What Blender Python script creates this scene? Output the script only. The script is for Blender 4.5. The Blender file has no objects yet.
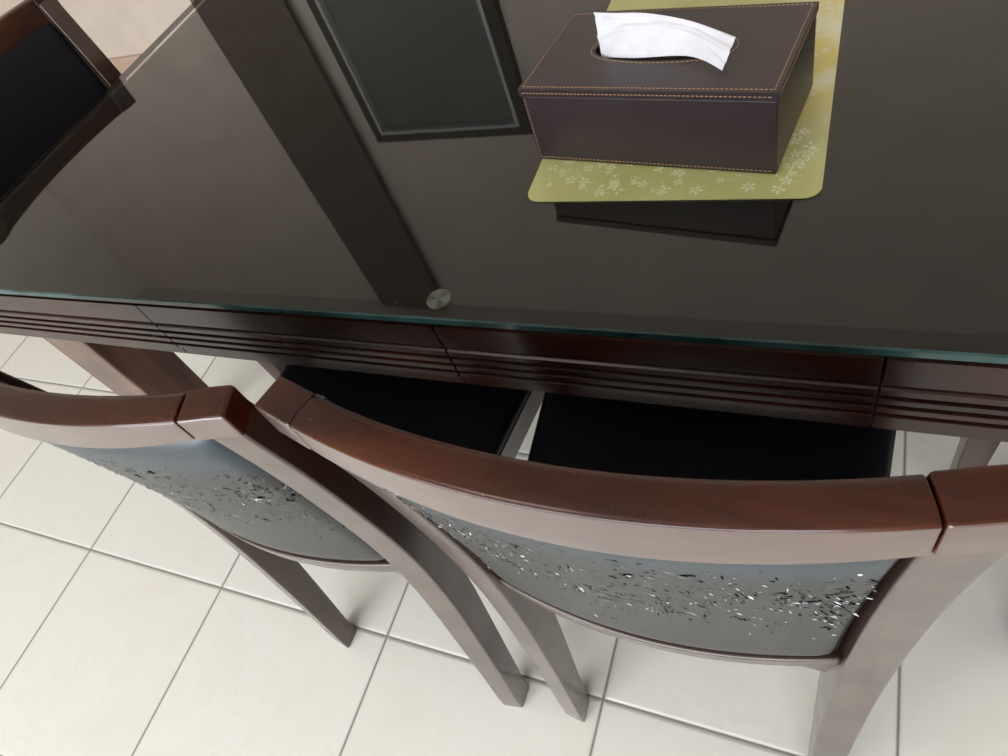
import bpy, math, random
from mathutils import Vector, Matrix
random.seed(7)
S = bpy.context.scene
COL = S.collection

# ------------------------------------------------------------ helpers
def mk(name, verts, faces, mat=None, parent=None, smooth=False, bevel=0, seg=2, loc=None, rotz=0):
    me = bpy.data.meshes.new(name)
    me.from_pydata([tuple(v) for v in verts], [], faces)
    me.update()
    o = bpy.data.objects.new(name, me)
    COL.objects.link(o)
    if mat:
        me.materials.append(mat)
    if smooth:
        for p in me.polygons: p.use_smooth = True
    if bevel:
        b = o.modifiers.new('bev', 'BEVEL'); b.width = bevel; b.segments = seg
        b.limit_method = 'ANGLE'; b.angle_limit = math.radians(35)
        for p in me.polygons: p.use_smooth = True
        w = o.modifiers.new('wn', 'WEIGHTED_NORMAL'); w.keep_sharp = True
    if parent: o.parent = parent
    if loc: o.location = loc
    o.rotation_euler[2] = rotz
    return o

BF = [(0,3,2,1),(4,5,6,7),(0,1,5,4),(1,2,6,5),(2,3,7,6),(3,0,4,7)]
def boxv(a, b):
    x0,y0,z0 = a; x1,y1,z1 = b
    return [(x0,y0,z0),(x1,y0,z0),(x1,y1,z0),(x0,y1,z0),(x0,y0,z1),(x1,y0,z1),(x1,y1,z1),(x0,y1,z1)]
def box(name, a, b, mat, parent=None, bevel=0, **k):
    return mk(name, boxv(a,b), BF, mat, parent, bevel=bevel, **k)
def boxes(name, lst, mat, parent=None, bevel=0, **k):
    V=[];F=[]
    for a,b in lst:
        n=len(V); V+=boxv(a,b); F+=[tuple(i+n for i in f) for f in BF]
    return mk(name,V,F,mat,parent,bevel=bevel,**k)
def empty(name, loc=(0,0,0), rotz=0):
    e = bpy.data.objects.new(name, None); COL.objects.link(e)
    e.location = loc; e.rotation_euler[2] = rotz; e.empty_display_size=0.1
    return e
def rings(name, R, mat, parent=None, closed=True, cap=True, **k):
    n=len(R[0]); V=[p for r in R for p in r]; F=[]
    for i in range(len(R)-1):
        for j in range(n if closed else n-1):
            j2=(j+1)%n
            F.append((i*n+j,i*n+j2,(i+1)*n+j2,(i+1)*n+j))
    if cap:
        F.append(tuple(range(n))[::-1]); F.append(tuple((len(R)-1)*n+j for j in range(n)))
    o = mk(name,V,F,mat,parent,**k)
    import bmesh
    bm=bmesh.new(); bm.from_mesh(o.data); bmesh.ops.recalc_face_normals(bm,faces=bm.faces); bm.to_mesh(o.data); bm.free()
    return o

# ------------------------------------------------------------ materials
def newmat(name):
    m = bpy.data.materials.new(name); m.use_nodes=True
    nt=m.node_tree; b=nt.nodes['Principled BSDF']
    return m,nt,b
def N(nt,t,**k):
    n=nt.nodes.new(t)
    for a,v in k.items():
        if a in n.inputs: n.inputs[a].default_value=v
        else: setattr(n,a,v)
    return n
def L(nt,a,b): nt.links.new(a,b)
def ramp(nt,fac,stops):
    r=nt.nodes.new('ShaderNodeValToRGB'); e=r.color_ramp.elements
    while len(e)<len(stops): e.new(0.5)
    for i,(p,c) in enumerate(stops):
        e[i].position=p; e[i].color=(*c,1) if len(c)==3 else c
    L(nt,fac,r.inputs['Fac']); return r
def objco(nt, scale=(1,1,1), loc=(0,0,0)):
    t=nt.nodes.new('ShaderNodeTexCoord'); m=nt.nodes.new('ShaderNodeMapping')
    m.inputs['Scale'].default_value=scale; m.inputs['Location'].default_value=loc
    L(nt,t.outputs['Object'],m.inputs['Vector']); return m
def math_(nt,op,a,b=None,clamp=False):
    n=nt.nodes.new('ShaderNodeMath'); n.operation=op; n.use_clamp=clamp
    for i,v in enumerate((a,b)):
        if v is None: continue
        if isinstance(v,(int,float)): n.inputs[i].default_value=v
        else: L(nt,v,n.inputs[i])
    return n.outputs[0]
def mixc(nt,fac,a,b):
    n=nt.nodes.new('ShaderNodeMix'); n.data_type='RGBA'
    for s,v in ((n.inputs[0],fac),(n.inputs[6],a),(n.inputs[7],b)):
        if isinstance(v,(int,float)): s.default_value=v
        elif isinstance(v,tuple): s.default_value=(*v,1) if len(v)==3 else v
        else: L(nt,v,s)
    return n.outputs[2]

def wood(name, c0, c1, scale, rough=0.28, coat=0.6, spec=0.5, specks=0.0, crough=0.2, bump=0.05, blotch=0.45):
    m,nt,b=newmat(name)
    mp=objco(nt,scale)
    n=N(nt,'ShaderNodeTexNoise',Scale=1.0,Detail=6.0,Roughness=0.6); L(nt,mp.outputs[0],n.inputs['Vector'])
    r=ramp(nt,n.outputs['Fac'],[(0.3,c0),(0.7,c1)])
    mp2=objco(nt,(1,1,1))
    col=r.outputs[0]
    if blotch:
        big=N(nt,'ShaderNodeTexNoise',Scale=9.0,Detail=2.0); L(nt,mp2.outputs[0],big.inputs['Vector'])
        col=mixc(nt,math_(nt,'MULTIPLY',ramp(nt,big.outputs['Fac'],[(0.4,(0,0,0)),(0.65,(1,1,1))]).outputs[0],blotch),col,tuple(x*0.5 for x in c0))
    if specks:
        v=N(nt,'ShaderNodeTexVoronoi',Scale=38.0); L(nt,mp2.outputs[0],v.inputs['Vector'])
        sp=ramp(nt,v.outputs['Distance'],[(0.022,(1,1,1)),(0.036,(0,0,0))])
        col=mixc(nt,math_(nt,'MULTIPLY',sp.outputs[0],specks),col,(0.4,0.26,0.15))
    L(nt,col,b.inputs['Base Color'])
    n2=N(nt,'ShaderNodeTexNoise',Scale=9.0,Detail=2.0); 
    L(nt,mp2.outputs[0],n2.inputs['Vector'])
    r2=ramp(nt,n2.outputs['Fac'],[(0.3,(rough*0.85,)*3),(0.75,(rough*1.2,)*3)])
    L(nt,r2.outputs[0],b.inputs['Roughness'])
    b.inputs['Coat Weight'].default_value=coat; b.inputs['Coat Roughness'].default_value=crough
    b.inputs['Specular IOR Level'].default_value=spec
    if bump:
        bp=N(nt,'ShaderNodeBump',Strength=bump,Distance=0.002); L(nt,n.outputs['Fac'],bp.inputs['Height']); L(nt,bp.outputs[0],b.inputs['Normal'])
    return m
M_rail=wood('chair_wood_rail',(0.024,0.004,0.001),(0.066,0.014,0.003),(6,60,60),rough=0.28,coat=0.3,crough=0.10,spec=0.3,specks=0.4,blotch=0.8)
M_post=wood('chair_wood_post',(0.024,0.009,0.005),(0.052,0.021,0.013),(60,60,5),rough=0.38,coat=0.8,crough=0.20,spec=0.5,specks=0.2)
M_rear_sheen=wood('chair_wood_rear_sheen',(0.055,0.025,0.018),(0.085,0.042,0.031),(6,60,60),rough=0.38,coat=1.0,crough=0.22,spec=0.7)  # paler copy of the chair wood, light sheen put into its colour
M_apron=wood('table_wood_apron',(0.010,0.003,0.002),(0.036,0.008,0.004),(4,60,60),rough=0.25,coat=0.2,crough=0.12,spec=0.3)
M_ttop=wood('table_wood_top',(0.0095,0.0074,0.0060),(0.0108,0.0084,0.0068),(3,20,20),rough=0.7,coat=0.0,spec=0.1,bump=0,blotch=0)
M_tleg=wood('table_wood_leg',(0.05,0.018,0.010),(0.12,0.05,0.028),(60,60,5),rough=0.35)

def plain(name,c,rough=0.5,metal=0,spec=0.5,bump=0,bscale=400):
    m,nt,b=newmat(name)
    mp=objco(nt)
    n=N(nt,'ShaderNodeTexNoise',Scale=float(bscale),Detail=3.0); L(nt,mp.outputs[0],n.inputs['Vector'])
    r=ramp(nt,n.outputs['Fac'],[(0.3,tuple(x*0.93 for x in c)),(0.7,tuple(min(1,x*1.05) for x in c))])
    L(nt,r.outputs[0],b.inputs['Base Color'])
    b.inputs['Roughness'].default_value=rough; b.inputs['Metallic'].default_value=metal
    b.inputs['Specular IOR Level'].default_value=spec
    if bump:
        bp=N(nt,'ShaderNodeBump',Strength=bump,Distance=0.001); L(nt,n.outputs['Fac'],bp.inputs['Height']); L(nt,bp.outputs[0],b.inputs['Normal'])
    return m
M_seat=plain('seat_black_vinyl',(0.004,0.004,0.007),0.5,spec=0.2,bump=0.2)
M_gap=plain('joint_shadow_gap',(0.006,0.003,0.002),0.9)
M_boxl=plain('box_brown_leather',(0.036,0.025,0.028),0.36,bump=0.35,bscale=700)
M_dark=plain('slot_inside',(0.004,0.003,0.003),0.9)
M_stitch=plain('tan_thread',(0.36,0.22,0.12),0.8)
M_tissue=plain('tissue_paper',(0.70,0.70,0.76),0.95,bscale=60)
M_flake_w=plain('flake_backing_white',(0.42,0.43,0.44),0.95,spec=0.0)
M_flake_b=plain('flake_black',(0.006,0.006,0.008),0.95,spec=0.0)
M_wall=plain('wall_paint',(0.58,0.50,0.43),0.85,bscale=6)
M_wall2=plain('wall_paint_side',(0.70,0.65,0.57),0.85,bscale=6)
M_ceil=plain('ceiling_paint',(0.60,0.55,0.50),0.9,bscale=6)
M_trim=plain('trim_paint',(0.50,0.36,0.28),0.5,bscale=8)
M_curt=plain('curtain_dark_fabric',(0.13,0.10,0.08),0.9,bscale=120)
M_fdark=plain('window_frame_dark',(0.05,0.042,0.036),0.6,bscale=50)
M_frame=plain('window_frame_grey',(0.46,0.48,0.48),0.4,bscale=20)
M_wdark=plain('window_dark_pane',(0.14,0.137,0.132),0.3,bscale=3)
M_alu=plain('door_frame_aluminium',(0.5,0.5,0.5),0.35,metal=0.6,bscale=30)
M_flower=plain('placemat_flower_print',(0.66,0.67,0.42),0.4)
M_flower2=plain('placemat_flower_print_pale',(0.76,0.73,0.52),0.4)

def leather():
    m,nt,b=newmat('chair_peeling_leather')
    mp=objco(nt)
    base=N(nt,'ShaderNodeTexNoise',Scale=5.0,Detail=3.0); L(nt,mp.outputs[0],base.inputs['Vector'])
    cb=ramp(nt,base.outputs['Fac'],[(0.3,(0.004,0.004,0.005)),(0.7,(0.010,0.010,0.010))])
    sep=nt.nodes.new('ShaderNodeSeparateXYZ'); L(nt,mp.outputs[0],sep.inputs[0])
    up=ramp(nt,sep.outputs[2],[(0.755,(0,0,0)),(0.795,(1,1,1))])
    cc=mixc(nt,math_(nt,'MULTIPLY',up.outputs[0],0.7),cb.outputs[0],(0.014,0.030,0.045))  # bluish window highlight painted into the upper pad colour
    # wide irregular worn zone
    wob=N(nt,'ShaderNodeTexNoise',Scale=7.0,Detail=2.0); L(nt,objco(nt,loc=(2,7,1)).outputs[0],wob.inputs['Vector'])
    zc=math_(nt,'ADD',sep.outputs[2],math_(nt,'MULTIPLY',math_(nt,'SUBTRACT',wob.outputs['Fac'],0.5),0.16))
    z=math_(nt,'ABSOLUTE',math_(nt,'SUBTRACT',zc,0.700))
    band=math_(nt,'MULTIPLY',math_(nt,'SUBTRACT',1.0,math_(nt,'DIVIDE',z,0.115),True),2.2)
    band=math_(nt,'MINIMUM',band,1.0)
    big=N(nt,'ShaderNodeTexNoise',Scale=13.0,Detail=3.0); L(nt,mp.outputs[0],big.inputs['Vector'])
    bigr=ramp(nt,big.outputs['Fac'],[(0.36,(0.25,)*3),(0.64,(1,1,1))])
    fine=N(nt,'ShaderNodeTexNoise',Scale=95.0,Detail=6.0,Roughness=0.75); L(nt,mp.outputs[0],fine.inputs['Vector'])
    a=math_(nt,'MULTIPLY',band,bigr.outputs[0])
    f=math_(nt,'ADD',math_(nt,'MULTIPLY',a,0.17),fine.outputs['Fac'])
    blk=ramp(nt,f,[(0.73,(0,0,0)),(0.745,(1,1,1))])
    fine2=N(nt,'ShaderNodeTexNoise',Scale=130.0,Detail=6.0,Roughness=0.78)
    mp2=objco(nt,loc=(3,1,5)); L(nt,mp2.outputs[0],fine2.inputs['Vector'])
    f2=math_(nt,'ADD',math_(nt,'MULTIPLY',a,0.16),fine2.outputs['Fac'])
    wht=ramp(nt,f2,[(0.755,(0,0,0)),(0.775,(1,1,1))])
    c=mixc(nt,blk.outputs[0],cc,(0.004,0.004,0.006))
    c=mixc(nt,wht.outputs[0],c,(0.38,0.39,0.40))
    L(nt,c,b.inputs['Base Color'])
    dm=math_(nt,'MAXIMUM',wht.outputs[0],blk.outputs[0])
    rg=mixc(nt,dm,(0.38,)*3,(0.95,)*3); L(nt,rg,b.inputs['Roughness'])
    sg=mixc(nt,dm,(0.58,)*3,(0.0,)*3); L(nt,sg,b.inputs['Specular IOR Level'])
    g=N(nt,'ShaderNodeTexNoise',Scale=500.0,Detail=2.0); L(nt,mp.outputs[0],g.inputs['Vector'])
    bp=N(nt,'ShaderNodeBump',Strength=0.15,Distance=0.001); L(nt,g.outputs['Fac'],bp.inputs['Height']); L(nt,bp.outputs[0],b.inputs['Normal'])
    return m
M_leather=leather()

TS=0.415; TX=-0.268; TY=0.191
def floor_mat():
    m,nt,b=newmat('floor_ceramic_tile')
    t=nt.nodes.new('ShaderNodeTexCoord'); sep=nt.nodes.new('ShaderNodeSeparateXYZ'); L(nt,t.outputs['Object'],sep.inputs[0])
    def dist(o,off):
        u=math_(nt,'FRACT',math_(nt,'DIVIDE',math_(nt,'SUBTRACT',o,off-100*TS),TS))
        return math_(nt,'MINIMUM',u,math_(nt,'SUBTRACT',1.0,u)), math_(nt,'FLOOR',math_(nt,'DIVIDE',math_(nt,'SUBTRACT',o,off-100*TS),TS))
    dx,ix=dist(sep.outputs[0],TX); dy,iy=dist(sep.outputs[1],TY)
    d=math_(nt,'MINIMUM',dx,dy)
    g=ramp(nt,d,[(0.0028,(1,1,1)),(0.0055,(0,0,0))])
    edge=ramp(nt,d,[(0.004,(1,1,1)),(0.014,(0,0,0))])
    cmb=nt.nodes.new('ShaderNodeCombineXYZ'); L(nt,ix,cmb.inputs[0]); L(nt,iy,cmb.inputs[1])
    wn=nt.nodes.new('ShaderNodeTexWhiteNoise'); L(nt,cmb.outputs[0],wn.inputs['Vector'])
    off=nt.nodes.new('ShaderNodeVectorMath'); off.operation='SCALE'; off.inputs['Scale'].default_value=9
    L(nt,wn.outputs['Color'],off.inputs[0])
    add=nt.nodes.new('ShaderNodeVectorMath'); L(nt,t.outputs['Object'],add.inputs[0]); L(nt,off.outputs[0],add.inputs[1])
    n=N(nt,'ShaderNodeTexNoise',Scale=4.0,Detail=6.0,Roughness=0.6,Distortion=0.7); L(nt,add.outputs[0],n.inputs['Vector'])
    c=ramp(nt,n.outputs['Fac'],[(0.32,(0.725,0.715,0.655)),(0.47,(0.75,0.748,0.70)),(0.5,(0.732,0.728,0.675)),(0.53,(0.752,0.75,0.705)),(0.75,(0.725,0.745,0.705))])
    col=mixc(nt,math_(nt,'MULTIPLY',edge.outputs[0],0.30),c.outputs[0],(0.52,0.63,0.58))
    col=mixc(nt,g.outputs[0],col,(0.17,0.15,0.13))
    L(nt,col,b.inputs['Base Color'])
    rr=mixc(nt,g.outputs[0],(0.15,0.15,0.15),(0.9,0.9,0.9)); L(nt,rr,b.inputs['Roughness'])
    bp=N(nt,'ShaderNodeBump',Strength=0.5,Distance=0.002); bp.invert=True
    L(nt,edge.outputs[0],bp.inputs['Height']); L(nt,bp.outputs[0],b.inputs['Normal'])
    return m
M_floor=floor_mat()

def glass_mat(name,top):
    m=bpy.data.materials.new(name); m.use_nodes=True; nt=m.node_tree; nt.nodes.clear()
    out=nt.nodes.new('ShaderNodeOutputMaterial')
    tr=N(nt,'ShaderNodeBsdfTransparent',Color=(0.90,0.93,0.91,1))
    if not top:
        L(nt,tr.outputs[0],out.inputs[0]); return m
    gl=N(nt,'ShaderNodeBsdfGlossy',Color=(1,1,1,1),Roughness=0.02)
    df=N(nt,'ShaderNodeBsdfDiffuse',Color=(0.50,0.44,0.38,1))
    fr=N(nt,'ShaderNodeFresnel',IOR=1.6)
    mp=objco(nt); n=N(nt,'ShaderNodeTexNoise',Scale=2.2,Detail=3.0,Roughness=0.5,Distortion=0.6); L(nt,mp.outputs[0],n.inputs['Vector'])
    r=ramp(nt,n.outputs['Fac'],[(0.35,(0.003,)*3),(0.7,(0.013,)*3)])
    v=N(nt,'ShaderNodeTexVoronoi',Scale=26.0); L(nt,mp.outputs[0],v.inputs['Vector'])
    sp=ramp(nt,v.outputs['Distance'],[(0.025,(0.30,)*3),(0.04,(0,0,0))])
    n5=N(nt,'ShaderNodeTexNoise',Scale=5.0); L(nt,objco(nt,loc=(8,2,0)).outputs[0],n5.inputs['Vector'])
    spm=math_(nt,'MULTIPLY',sp.outputs[0],ramp(nt,n5.outputs['Fac'],[(0.54,(0,0,0)),(0.6,(1,1,1))]).outputs[0])
    v2=N(nt,'ShaderNodeTexVoronoi',Scale=5.5); n6=N(nt,'ShaderNodeTexNoise',Scale=30.0,Detail=2.0); L(nt,mp.outputs[0],v2.inputs['Vector']); L(nt,mp.outputs[0],n6.inputs['Vector'])
    sm_=ramp(nt,v2.outputs['Distance'],[(0.05,(0.022,)*3),(0.13,(0,0,0))])
    smd=math_(nt,'MULTIPLY',sm_.outputs[0],n6.outputs['Fac'])
    dust=math_(nt,'ADD',math_(nt,'ADD',r.outputs[0],spm),smd)
    m1=nt.nodes.new('ShaderNodeMixShader'); L(nt,dust,m1.inputs[0]); L(nt,tr.outputs[0],m1.inputs[1]); L(nt,df.outputs[0],m1.inputs[2])
    m2=nt.nodes.new('ShaderNodeMixShader'); L(nt,fr.outputs[0],m2.inputs[0]); L(nt,m1.outputs[0],m2.inputs[1]); L(nt,gl.outputs[0],m2.inputs[2])
    L(nt,m2.outputs[0],out.inputs[0]); return m
M_glass=glass_mat('table_glass_upper',True)
M_glassb=glass_mat('table_glass_lower',False)
m,nt,b=newmat('glass_edge_teal')
n=N(nt,'ShaderNodeTexNoise',Scale=12.0); L(nt,objco(nt,(1,1,1)).outputs[0],n.inputs['Vector'])
r=ramp(nt,n.outputs['Fac'],[(0.35,(0.006,0.022,0.023)),(0.65,(0.03,0.08,0.08))]); L(nt,r.outputs[0],b.inputs['Base Color'])
b.inputs['Roughness'].default_value=0.12
M_gedge=m

def mat_mat():
    m,nt,b=newmat('placemat_green')
    mp=objco(nt)
    n=N(nt,'ShaderNodeTexNoise',Scale=8.0,Detail=3.0); L(nt,mp.outputs[0],n.inputs['Vector'])
    c=ramp(nt,n.outputs['Fac'],[(0.35,(0.44,0.45,0.18)),(0.65,(0.52,0.53,0.25))])
    sep=nt.nodes.new('ShaderNodeSeparateXYZ'); L(nt,mp.outputs[0],sep.inputs[0])
    w=ramp(nt,sep.outputs[0],[(0.06,(0,0,0)),(0.13,(1,1,1))])
    wf=math_(nt,'MULTIPLY',w.outputs[0],ramp(nt,math_(nt,'ADD',sep.outputs[1],0.5),[(0.34,(0,0,0)),(0.44,(1,1,1)),(0.60,(1,1,1)),(0.68,(0,0,0))]).outputs[0])
    n2=N(nt,'ShaderNodeTexNoise',Scale=14.0,Detail=2.0); L(nt,mp.outputs[0],n2.inputs['Vector'])
    warm=ramp(nt,n2.outputs['Fac'],[(0.42,(0.76,0.74,0.54)),(0.58,(0.70,0.58,0.16))])
    col=mixc(nt,math_(nt,'MULTIPLY',wf,0.8),c.outputs[0],warm.outputs[0])
    L(nt,col,b.inputs['Base Color']); b.inputs['Roughness'].default_value=0.35
    return m
M_mat=mat_mat()

# ------------------------------------------------------------ room
X0,X1,Y0,Y1,H=-4.6,2.6,-2.7,2.3,3.1
box('floor',(X0-0.2,Y0-0.2,-0.1),(X1+0.2,Y1+0.2,0),M_floor)
box('ceiling',(X0-0.2,Y0-0.2,H),(X1+0.2,Y1+0.2,H+0.1),M_ceil)
box('wall_far',(X0-0.2,Y1,0),(X1+0.2,Y1+0.2,H),M_wall)
box('wall_left',(X0-0.2,Y0,0),(X0,Y1,H),M_wall2)
box('wall_right',(X1,Y0,0),(X1+0.2,Y1,H),M_wall2)
dx0,dx1,dz1=-3.0,1.4,2.4
box('wall_near_1',(X0,Y0-0.2,0),(dx0,Y0,H),M_wall2)
box('wall_near_2',(dx1,Y0-0.2,0),(X1,Y0,H),M_wall2)
box('wall_near_3',(dx0,Y0-0.2,dz1),(dx1,Y0,H),M_wall2)
fr=[]
g_=0.004
for x in (dx0+g_,dx0+1.1,dx0+2.2,dx0+3.3,dx1-0.06-g_):
    fr.append(((x,Y0-0.12,0.0),(x+0.06,Y0-0.06,dz1-g_)))
fr.append(((dx0+g_,Y0-0.12,dz1-0.06),(dx1-g_,Y0-0.06,dz1-g_))); fr.append(((dx0+g_,Y0-0.12,0),(dx1-g_,Y0-0.06,0.05)))
boxes('door_1',fr,M_alu)
box('baseboard_far',(X0,Y1-0.015,0),(X1,Y1,0.1),M_trim)
box('baseboard_left',(X0,Y0,0),(X0+0.015,Y1,0.1),M_trim)
box('baseboard_right',(X1-0.015,Y0,0),(X1,Y1,0.1),M_trim)
w=empty('window_1',(0,0,0))
wx0,wx1,wz0,wz1=-1.91,-1.15,0.80,1.94
def frame(nm,x0,x1,z0,z1,t,ya,yb,mt):
    boxes(nm,[((x0,ya,z0),(x0+t,yb,z1)),((x1-t,ya,z0),(x1,yb,z1)),((x0+t,ya,z0),(x1-t,yb,z0+t)),((x0+t,ya,z1-t),(x1-t,yb,z1))],mt,w)
frame('outer_frame',wx0,wx1,wz0,wz1,0.045,Y1-0.04,Y1-0.001,M_fdark)
frame('inner_frame',wx0+0.045,wx1-0.045,wz0+0.045,wz1-0.045,0.014,Y1-0.05,Y1-0.001,M_frame)
box('pane',(wx0+0.059,Y1-0.02,wz0+0.059),(wx1-0.059,Y1-0.002,wz1-0.059),M_wdark,w)
nc=90; V=[];F=[]
for i in range(nc+1):
    x=-2.44+0.44*i/nc; y=Y1-0.06+0.006*math.sin(i*0.5)
    V+=[(x,y,0.02),(x,y,H-0.02)]
    if i: F.append((2*i-2,2*i,2*i+1,2*i-1))
mk('curtain',V,F,M_curt,smooth=True)

# ------------------------------------------------------------ dining table
tab=empty('dining_table',(-0.415,0.80,0))
TXa,TXb,TYa,TYb=-0.775,0.775,-0.454,0.454
ZT=0.748
box('table_top',(TXa+0.004,TYa+0.004,0.722),(TXb-0.004,TYb-0.004,ZT),M_ttop,tab,bevel=0.003)
def apron_profile():
    p=[(0.0,0.747),(0.0,0.716),(-0.004,0.714),(-0.004,0.711),(0.0,0.709),(0.0,0.702)]
    z=0.702
    for i in range(3):
        p+=[(-0.006,z-0.001),(-0.006,z-0.004),(0.000,z-0.006),(0.000,z-0.012)]; z-=0.012
    p+=[(-0.003,z-0.001),(-0.003,0.650),(-0.022,0.650),(-0.022,0.747)]
    return p
P=apron_profile()
def apron(nm,a,b,axis,side):
    Rr=[]
    for t in (a,b):
        ring=[]
        for d,z in P:
            if axis=='x': ring.append((t,(TYa-d) if side<0 else (TYb+d),z))
            else: ring.append(((TXa-d) if side<0 else (TXb+d),t,z))
        Rr.append(ring)
    rings(nm,Rr,M_apron,tab)
jx=[TXa, -0.742+0.415, -0.336+0.415, 0.042+0.415, TXb]
for i in range(4):
    apron('apron_front_%d'%(i+1),jx[i]+0.0012,jx[i+1]-0.0012,'x',-1)
    apron('apron_back_%d'%(i+1),jx[i]+0.0012,jx[i+1]-0.0012,'x',1)
for i,(a,b) in enumerate(((TYa+0.022,-0.001),(0.001,TYb-0.022))):
    apron('apron_left_%d'%(i+1),a,b,'y',-1); apron('apron_right_%d'%(i+1),a,b,'y',1)
boxes('joint_shadow',[((x-0.002,TYa+0.004,0.652),(x+0.002,TYa+0.02,0.74)) for x in jx[1:4]],M_gap,tab)
def tleg(nm,cx,cy,hx,hy):
    Rr=[]
    for z,s in ((0.0,0.78),(0.35,0.9),(0.72,1.0)):
        Rr.append([(cx-hx*s,cy-hy*s,z),(cx+hx*s,cy-hy*s,z),(cx+hx*s,cy+hy*s,z),(cx-hx*s,cy+hy*s,z)])
    rings(nm,Rr,M_tleg,tab,bevel=0.004)
for i,(a,b,hh) in enumerate(((-0.69,-0.365,0.052),(0.732,-0.365,0.040),(-0.69,0.365,0.052),(0.732,0.365,0.040))): tleg('leg_%d'%(i+1),a,b,hh,0.05)
ch=0.0015
def rect(o,z): return [(TXa+o,TYa+o,z),(TXb-o,TYa+o,z),(TXb-o,TYb-o,z),(TXa+o,TYb-o,z)]
Rg=[rect(ch,0.7505),rect(0,0.7505+ch),rect(0,0.760-ch),rect(ch,0.760)]
g=rings('glass_top',Rg,M_glass,tab)
g.data.materials.append(M_gedge); g.data.materials.append(M_glassb)
for p in g.data.polygons:
    if abs(p.normal.z)<0.95: p.material_index=1
    elif p.normal.z<0: p.material_index=2
def disc(nm,cx,cy,r,z0,z1,mt,par,n=40):
    rings(nm,[[(cx+r*math.cos(2*math.pi*i/n),cy+r*math.sin(2*math.pi*i/n),z) for i in range(n)] for z in (z0,z1)],mt,par)
m,nt,b=newmat('clear_pad')
t=nt.nodes.new('ShaderNodeTexCoord'); mp=nt.nodes.new('ShaderNodeMapping'); mp.inputs['Location'].default_value=(-0.074,0.421,0)
L(nt,t.outputs['Object'],mp.inputs['Vector'])
gr=nt.nodes.new('ShaderNodeTexGradient'); gr.gradient_type='RADIAL'; L(nt,mp.outputs[0],gr.inputs[0])
fz=math_(nt,'ABSOLUTE',math_(nt,'SINE',math_(nt,'MULTIPLY',gr.outputs['Fac'],6.283*1.5)))
r=ramp(nt,fz,[(0.1,(0.20,0.19,0.165)),(0.9,(0.42,0.41,0.38))]); L(nt,r.outputs[0],b.inputs['Base Color']); b.inputs['Roughness'].default_value=0.25
M_pad=m
disc('pad_1',0.074,-0.421,0.0125,0.7482,0.7502,M_pad,tab)
for i,(px,py) in enumerate(((-0.74,-0.42),(0.74,-0.42),(-0.74,0.42),(0.74,0.42))): disc('pad_%d'%(i+2),px,py,0.0125,0.7482,0.7502,M_pad,tab)

# ------------------------------------------------------------ placemat
pm=empty('placemat',(-0.149,0.713,0.7603))
def placemat():
    x0,x1,y0,y1=-0.138,0.136,-0.21,0.21; r=0.014
    pts=[]
    for cx,cy,a0 in ((x1-r,y0+r,-90),(x1-r,y1-r,0),(x0+r,y1-r,90),(x0+r,y0+r,180)):
        for k in range(7):
            a=math.radians(a0+15*k); pts.append((cx+r*math.cos(a),cy+r*math.sin(a)))
    rings('mat_sheet',[[(x,y,z) for x,y in pts] for z in (0,0.0015)],M_mat,pm)
    rnd=random.Random(5)
    zl=[0.00152]
    for nm,mt,cnt,reg in (('flower_print',M_flower,150,None),('flower_print_pale',M_flower2,22,'r')):
        V=[];F=[]
        for k in range(cnt):
            zl[0]+=0.0000012
            if reg: cx=rnd.uniform(0.09,0.126); cy=rnd.uniform(-0.19,0.1)
            else: cx=rnd.uniform(-0.126,0.126); cy=rnd.uniform(-0.2,0.2) if k%2 else rnd.uniform(-0.2,-0.13)
            R_=rnd.uniform(0.0030,0.0068); a0=rnd.uniform(0,6.28); npet=rnd.choice((3,5,5,6))
            for q in range(npet):
                a=a0+2*math.pi*q/npet
                d=(math.cos(a),math.sin(a)); e_=(-d[1],d[0]); ln=R_*rnd.uniform(0.8,1.15); wd=ln*0.27
                m0=len(V)
                for t_,s_ in ((0.12,0),(0.45,-0.8),(0.8,-0.9),(1.0,0),(0.8,0.9),(0.45,0.8)):
                    V.append((cx+d[0]*ln*t_+e_[0]*wd*s_,cy+d[1]*ln*t_+e_[1]*wd*s_,zl[0]))
                F.append(tuple(range(m0,m0+6)))
            a=rnd.uniform(0,6.28); px,py=cx,cy
            for q in range(4):
                a+=rnd.uniform(-0.4,0.4); nx,ny=px+math.cos(a)*0.003,py+math.sin(a)*0.003
                if abs(nx)>0.134 or abs(ny)>0.206: break
                ex,ey=-math.sin(a)*0.0003,math.cos(a)*0.0003; m0=len(V); zz=zl[0]+0.0000005
                V+=[(px-ex,py-ey,zz),(nx-ex,ny-ey,zz),(nx+ex,ny+ey,zz),(px+ex,py+ey,zz)]; F.append((m0,m0+1,m0+2,m0+3)); px,py=nx,ny
        mk(nm,V,F,mt,pm)
placemat()

# ------------------------------------------------------------ tissue box
tb=empty('tissue_box',(-0.1610,0.6145,0.7622),math.radians(-8.5))
hx,hy,hz=0.1215,0.0665,0.083
box('body',(-hx+0.001,-hy+0.001,0),(hx-0.001,hy-0.001,hz-0.008),M_boxl,tb,bevel=0.002)
n=48; a_,b_=0.066,0.021
ov=[(a_*math.copysign(abs(math.cos(t))**0.85,math.cos(t)),b_*math.copysign(abs(math.sin(t))**0.85,math.sin(t))) for t in [2*math.pi*i/n for i in range(n)]]
out=[]
for i in range(n):
    t=2*math.pi*i/n; c,s=math.cos(t),math.sin(t)
    k=min(hx/abs(c) if abs(c)>1e-6 else 9, hy/abs(s) if abs(s)>1e-6 else 9); out.append([c*k,s*k])
for sx in (1,-1):
    for sy in (1,-1):
        j=min(range(n),key=lambda i:(out[i][0]-sx*hx)**2+(out[i][1]-sy*hy)**2); out[j]=[sx*hx,sy*hy]
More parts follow.
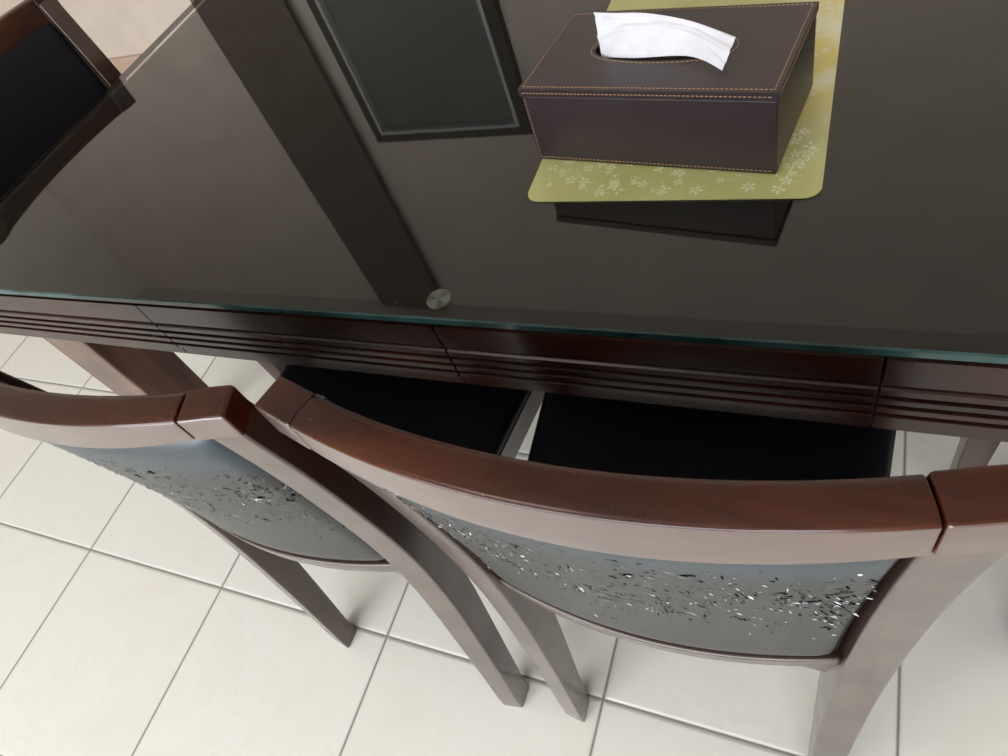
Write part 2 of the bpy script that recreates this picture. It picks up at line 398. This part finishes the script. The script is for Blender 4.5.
Rr=[[(x,y,hz-0.008) for x,y in ov],[(x,y,hz) for x,y in ov],[(x,y,hz) for x,y in out],[(x,y,hz-0.008) for x,y in out]]
rings('lid',Rr,M_boxl,tb,cap=False)
rings('slot_shadow',[[(x,y,z) for x,y in ov] for z in (hz-0.0078,hz-0.0074)],M_dark,tb)
SV=[];SF=[]
def stitch_line(pts,nrm,w=0.0004,dash=0.0024,gap=0.0016):
    for i in range(len(pts)-1):
        a=Vector(pts[i]); bb=Vector(pts[i+1]); d=(bb-a).normalized(); ln=(bb-a).length
        s=Vector(nrm).cross(d)*w; u=Vector(nrm)*0.0005
        cnt=max(1,int(round(ln/(dash+gap)))); st=ln/cnt
        for k in range(cnt):
            p=a+d*(k*st); q=a+d*(k*st+st*0.6)
            m0=len(SV)
            for P_ in (p-s,q-s,q+s,p+s): SV.append(P_-u*0.3)
            for P_ in (p-s,q-s,q+s,p+s): SV.append(P_+u)
            SF.extend([tuple(v+m0 for v in f) for f in BF])
e=0.004
top=hz
stitch_line([(-hx+e,-hy+e,top),(hx-e,-hy+e,top),(hx-e,hy-e,top),(-hx+e,hy-e,top),(-hx+e,-hy+e,top)],(0,0,1))
stitch_line([(x*1.06,y*1.16,top) for x,y in ov]+[(ov[0][0]*1.06,0,top)],(0,0,1))
stitch_line([(-hx+e,-hy,hz-0.004),(hx-e,-hy,hz-0.004)],(0,-1,0))
stitch_line([(-hx+e,-hy+0.001,hz-0.012),(-hx+e,-hy+0.001,0.004),(hx-e,-hy+0.001,0.004)],(0,-1,0))
stitch_line([(hx,-hy+e,hz-0.004),(hx,hy-e,hz-0.004)],(1,0,0))
stitch_line([(hx-0.001,-hy+e,0.004),(hx-0.001,hy-e,0.004),(hx-0.001,hy-e,hz-0.012)],(1,0,0))
mk('stitching',SV,SF,M_stitch,tb)
bot=[(-0.058,-0.008,-0.010),(-0.045,-0.014,-0.004),(-0.02,-0.018,0.000),(0.033,-0.024,0.004),(0.0695,-0.044,0.002)]
mid=[(-0.060,-0.003,0.016),(-0.040,-0.002,0.019),(-0.01,-0.007,0.020),(0.035,-0.014,0.018),(0.072,-0.034,0.010)]
tp=[(-0.063,0.004,0.031),(-0.042,0.000,0.032),(-0.010,0.000,0.031),(0.032,-0.007,0.026),(0.075,-0.022,0.019)]
def bez(pts,t):
    n=len(pts)-1; f=t*n; i=min(int(f),n-1); f-=i
    p0=Vector(pts[max(i-1,0)]);p1=Vector(pts[i]);p2=Vector(pts[i+1]);p3=Vector(pts[min(i+2,n)])
    return 0.5*((2*p1)+(-p0+p2)*f+(2*p0-5*p1+4*p2-p3)*f*f+(-p0+3*p1-3*p2+p3)*f**3)
V=[];F=[];nu,nv=60,20
for j in range(nv+1):
    s=j/nv
    for i in range(nu+1):
        t=i/nu; A=bez(bot,t);B=bez(mid,t);C=bez(tp,t)
        p=A*(1-s)*(1-2*s)+B*4*s*(1-s)+C*s*(2*s-1)
        cr=max(0,1-abs(s-0.40-0.30*t)/0.10); cr2=max(0,1-abs(s-0.85+0.5*t)/0.08)
        p=p+Vector((0,0.0008*math.sin(t*9+s*4)-0.0022*cr+0.0012*cr2,0.0008*math.sin(t*8-s*5)+0.0016*cr-0.001*cr2))
        V.append((p.x,p.y,p.z+hz+0.002))
for j in range(nv):
    for i in range(nu):
        a=j*(nu+1)+i; F.append((a,a+1,a+nu+2,a+nu+1))
o=mk('tissue',V,F,M_tissue,tb,smooth=True); sm=o.modifiers.new('s','SOLIDIFY'); sm.thickness=0.0004

# ------------------------------------------------------------ chairs
def interp(tab_,z):
    for i in range(len(tab_)-1):
        z0,*a=tab_[i]; z1,*b=tab_[i+1]
        if z<=z1:
            f=(z-z0)/(z1-z0); 
            return [p*(1-f)+q*f for p,q in zip(a,b)]
    return list(tab_[-1][1:])
ctl=[(0.0,0.178,-0.240,0.017,0.017),(0.12,0.178,-0.224,0.018,0.019),(0.25,0.179,-0.208,0.019,0.022),(0.38,0.181,-0.193,0.020,0.025),(0.47,0.183,-0.188,0.020,0.025),
     (0.56,0.186,-0.190,0.020,0.023),(0.66,0.189,-0.199,0.019,0.020),(0.76,0.193,-0.212,0.018,0.016),(0.86,0.197,-0.2285,0.0175,0.0130),(0.882,0.198,-0.232,0.0175,0.0125)]
def post(z):
    v=[0]*4
    for dz,w_ in ((-0.04,0.2),(-0.02,0.2),(0,0.2),(0.02,0.2),(0.04,0.2)):
        q=interp(ctl,min(max(z+dz,0),0.882))
        for k in range(4): v[k]+=q[k]*w_
    return v
BUL=0.031
def backY(x,z):
    c=post(z); return c[1]-BUL*(1-(x/c[0])**2)
def slope(x): return 2*BUL*x/(0.197**2)
def off(x,y,d):
    s=slope(max(-0.2,min(0.2,x))); n_=math.hypot(1,s)
    return (x-s*d/n_, y+d/n_)
def paint_rear_sheen(o):  # gives rear-facing faces the wood with the painted sheen
    o.data.materials.append(M_rear_sheen)
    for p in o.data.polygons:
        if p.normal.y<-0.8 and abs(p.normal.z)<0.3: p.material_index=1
def chair(loc,rotz,seed,heavy=1,hend=0.034,hmid=0.048):
    rnd=random.Random(seed)
    ch_=empty('dining_chair',loc,rotz)
    RT=0.880
    for s,nm in ((1,'right'),(-1,'left')):
        Rr=[]
        nz=30
        zt_=RT-0.012
        for i in range(nz+1):
            z=zt_*i/nz; cx,cy,wx,wy=post(z)
            sk_=0.25*wy*min(1,z/0.5)
            Rr.append([(s*(cx-wx+sk_),cy-wy-0.001,z),(s*(cx+wx+sk_),cy-wy+0.005,z),(s*(cx+wx-sk_),cy+wy+0.005,z),(s*(cx-wx-sk_),cy+wy,z)])
        rings('rear_post_'+nm,Rr,M_post,ch_,bevel=0.003)
        Rr=[]
        for x in (0.1792,0.190,0.202,0.2165):
            y=backY(min(x,0.198),0.87)+ (0 if x<=0.198 else (x-0.198)*0.3)
            zt=RT-(0.001 if x>0.21 else 0)
            a=off(x,y,-0.0142); b2=off(x,y,0.0138)
            Rr.append([(s*a[0],a[1],zt-hend-0.002),(s*a[0],a[1],zt-0.001),(s*b2[0],b2[1],zt),(s*b2[0],b2[1],zt-hend-0.002)])
        o=rings('crest_end_'+nm,Rr,M_rail,ch_,bevel=0.0025); paint_rear_sheen(o)
    Rr=[];grooves=[[] for _ in range(5)]
    for i in range(33):
        x=-0.1782+0.3564*i/32
        y=backY(x,0.87)
        cr=1-(x/0.178)**2
        zt=RT+0.002*cr; h=hend+(hmid-hend)*cr; tk=0.0138+0.0010*cr
        ring=[]
        for d,z in ((-tk,zt-h),(-tk,zt-0.003),(-tk+0.002,zt-0.001),(-0.004,zt+0.0005),(0.008,zt),(0.0135,zt-0.003),(0.0135,zt-h)):
            q=off(x,y,d); ring.append((q[0],q[1],z))
        Rr.append(ring)
        for k in range(5):
            q=off(x,y,0.0130); q2=off(x,y,0.0139); zz=zt-0.013-k*0.0125
            grooves[k].append([(q[0],q[1],zz-0.0016),(q2[0],q2[1],zz-0.0016),(q2[0],q2[1],zz),(q[0],q[1],zz)])
    o=rings('crest_rail',Rr,M_rail,ch_,bevel=0.0015); paint_rear_sheen(o)
    if hend>0.06:
        for k in range(5): rings('crest_groove_%d'%(k+1),grooves[k],M_gap,ch_)
    Rr=[]
    for i in range(33):
        c=post(0.485); w_=c[0]-c[2]+0.004
        x=-w_+2*w_*i/32; y=backY(x,0.485)
        Rr.append([(x,y-0.012,0.478),(x,y-0.014,0.504),(x,y+0.012,0.504),(x,y+0.012,0.478)])
    rings('lower_back_rail',Rr,M_post,ch_,bevel=0.003)
    def padp(u,v,side):
        z=0.505+(0.847-0.505)*v; c=post(z); w_=c[0]-c[2]-0.0005
        x=w_*u
        y=backY(x,z)
        ed=min(1,(1-abs(u))/0.08)*min(1,v/0.08)*min(1,(1-v)/0.10)
        th=0.005+0.009*math.sqrt(max(0,1-(1-ed)**2))
        return Vector((x,y+side*th,z))
    nu,nv=44,26; V=[];F=[]
    for side in (-1,1):
        o0=len(V)
        for j in range(nv+1):
            for i in range(nu+1):
                V.append(padp(-1+2*i/nu,j/nv,side))
        for j in range(nv):
            for i in range(nu):
                a=o0+j*(nu+1)+i; f=(a,a+1,a+nu+2,a+nu+1); F.append(f if side<0 else f[::-1])
    K=(nu+1)*(nv+1)
    for i in range(nu):
        F.append((i+1,i,K+i,K+i+1)); a=nv*(nu+1)+i; F.append((a,a+1,K+a+1,K+a))
    for j in range(nv):
        a=j*(nu+1); F.append((a,a+nu+1,K+a+nu+1,K+a)); a+=nu; F.append((a+nu+1,a,K+a,K+a+nu+1))
    mk('back_pad',V,F,M_leather if heavy else M_seat,ch_,smooth=True)
    if heavy:
        cl=[]
        for k in range(30): cl.append((rnd.uniform(-0.95,0.95),rnd.gauss(0.60,0.15),0.08,0.06,5))
        if heavy==1: cl+=[(0.91,0.54,0.05,0.11,44),(0.78,0.64,0.10,0.09,18),(-0.85,0.74,0.08,0.08,24),(0.35,0.55,0.28,0.10,30),(-0.4,0.68,0.25,0.08,24)]
        else: cl+=[(-0.96,0.66,0.03,0.14,70),(-0.87,0.78,0.08,0.07,36),(-0.55,0.60,0.14,0.14,30),(0.1,0.6,0.4,0.12,44)]
        for nm,mt,fr_ in (('peeled_flakes_white',M_flake_w,0.7),('peeled_flakes_black',M_flake_b,1.5)):
            V=[];F=[]
            for (cu,cv,su,sv,cnt) in cl:
              for k in range(int(cnt*fr_)):
                u=max(-0.99,min(0.985,rnd.gauss(cu,su))); v=min(0.93,max(0.15,rnd.gauss(cv,sv)))
                p=padp(u,v,-1)
                a=rnd.gauss(0.2,0.8); l=rnd.uniform(0.0006,0.0025)*(1.3 if cnt>25 else 1); w_=l*rnd.uniform(0.25,0.6)
                d=Vector((math.cos(a),0,math.sin(a))); e_=Vector((-d.z,0,d.x)); up=Vector((0,-1,0))
                m0=len(V); j=lambda: rnd.uniform(0.5,1.4)
                lift=rnd.uniform(0.0005,0.0018)*(2.2 if u<-0.9 and heavy==2 else 1)
                V+= [p-d*l*j()-e_*w_*0.5*j()+up*0.0003,p-d*l*0.2+e_*w_*j()+up*0.0006,p+d*l*j()+e_*w_*0.4+up*lift,p+d*l*0.3-e_*w_*j()+up*0.0008]
                F.append((m0,m0+1,m0+2,m0+3))
            mk(nm,V,F,mt,ch_)
    def seat_ring(z,inset):
        pts=[]
        outline=[(-0.190,-0.195),(0.190,-0.195),(0.216,0.205),(-0.216,0.205)]
        r=0.03
        for (qx,qy),a0 in zip(outline,(180,270,0,90)):
            sx=1 if qx>0 else -1; sy=1 if qy>0 else -1
            cx=qx-sx*(r); cy=qy-sy*(r)
            for k in range(6):
                a=math.radians(a0+18*k); pts.append((cx+(r-inset)*math.cos(a),cy+(r-inset)*math.sin(a),z))
        return pts
    rings('seat_frame',[seat_ring(0.375,0.008),seat_ring(0.432,0.0)],M_post,ch_)
    Rr=[seat_ring(0.432,0.004),seat_ring(0.438,-0.001),seat_ring(0.452,-0.002),seat_ring(0.462,0.004),seat_ring(0.469,0.016),seat_ring(0.472,0.029)]
    rings('seat_cushion',Rr,M_seat,ch_,smooth=True)
    for s,nm in ((1,'right'),(-1,'left')):
        Rr=[]
        for z,w_ in ((0,0.013),(0.2,0.016),(0.38,0.020)):
            cx,cy=s*0.184,0.175
            Rr.append([(cx-w_,cy-w_,z),(cx+w_,cy-w_,z),(cx+w_,cy+w_,z),(cx-w_,cy+w_,z)])
        rings('front_leg_'+nm,Rr,M_post,ch_,bevel=0.003)
    return ch_
chair((-0.127,0.405,0),0,1,1)
chair((-0.578,0.401,0),math.radians(-2.2),2,2,hend=0.026,hmid=0.040)
chair((-1.15,0.755,0),math.radians(-90),3,0,hend=0.078,hmid=0.080)
chair((0.375,0.775,0),math.radians(90),4,0)

# ------------------------------------------------------------ lights
def area(nm,loc,rot,sx,sy,pw,col):
    l=bpy.data.lights.new(nm,'AREA'); l.shape='RECTANGLE'; l.size=sx; l.size_y=sy; l.energy=pw; l.color=col
    o=bpy.data.objects.new(nm,l); COL.objects.link(o); o.location=loc; o.rotation_euler=rot; return o
area('daylight_door',(-0.8,Y0-0.3,1.25),(math.radians(90),0,0),4.2,2.3,258,(0.94,0.97,1.0))
area('ceiling_fill_light',(-1.2,-0.9,H-0.06),(0,0,0),0.9,0.9,14,(1.0,0.95,0.88))  # soft fill added below the ceiling, no visible fixture
W=bpy.data.worlds.new('world'); S.world=W; W.use_nodes=True
bg=W.node_tree.nodes['Background']
sk=W.node_tree.nodes.new('ShaderNodeTexSky'); sk.sky_type='HOSEK_WILKIE'
W.node_tree.links.new(sk.outputs[0],bg.inputs['Color']); bg.inputs['Strength'].default_value=0.8

# ------------------------------------------------------------ camera
r=Vector((0.907,0.309,-0.286)); f=Vector((-0.411,0.500,-0.762)).normalized()
r=(r-f*r.dot(f)).normalized(); u=r.cross(f)
cam=bpy.data.cameras.new('camera'); co=bpy.data.objects.new('camera',cam); COL.objects.link(co)
Mx=Matrix(((r.x,u.x,-f.x,0),(r.y,u.y,-f.y,0),(r.z,u.z,-f.z,1.2),(0,0,0,1)))
co.matrix_world=Mx
cam.sensor_width=36; cam.lens=696/1008*36; cam.clip_start=0.01
S.camera=co
S.view_settings.view_transform='Standard'
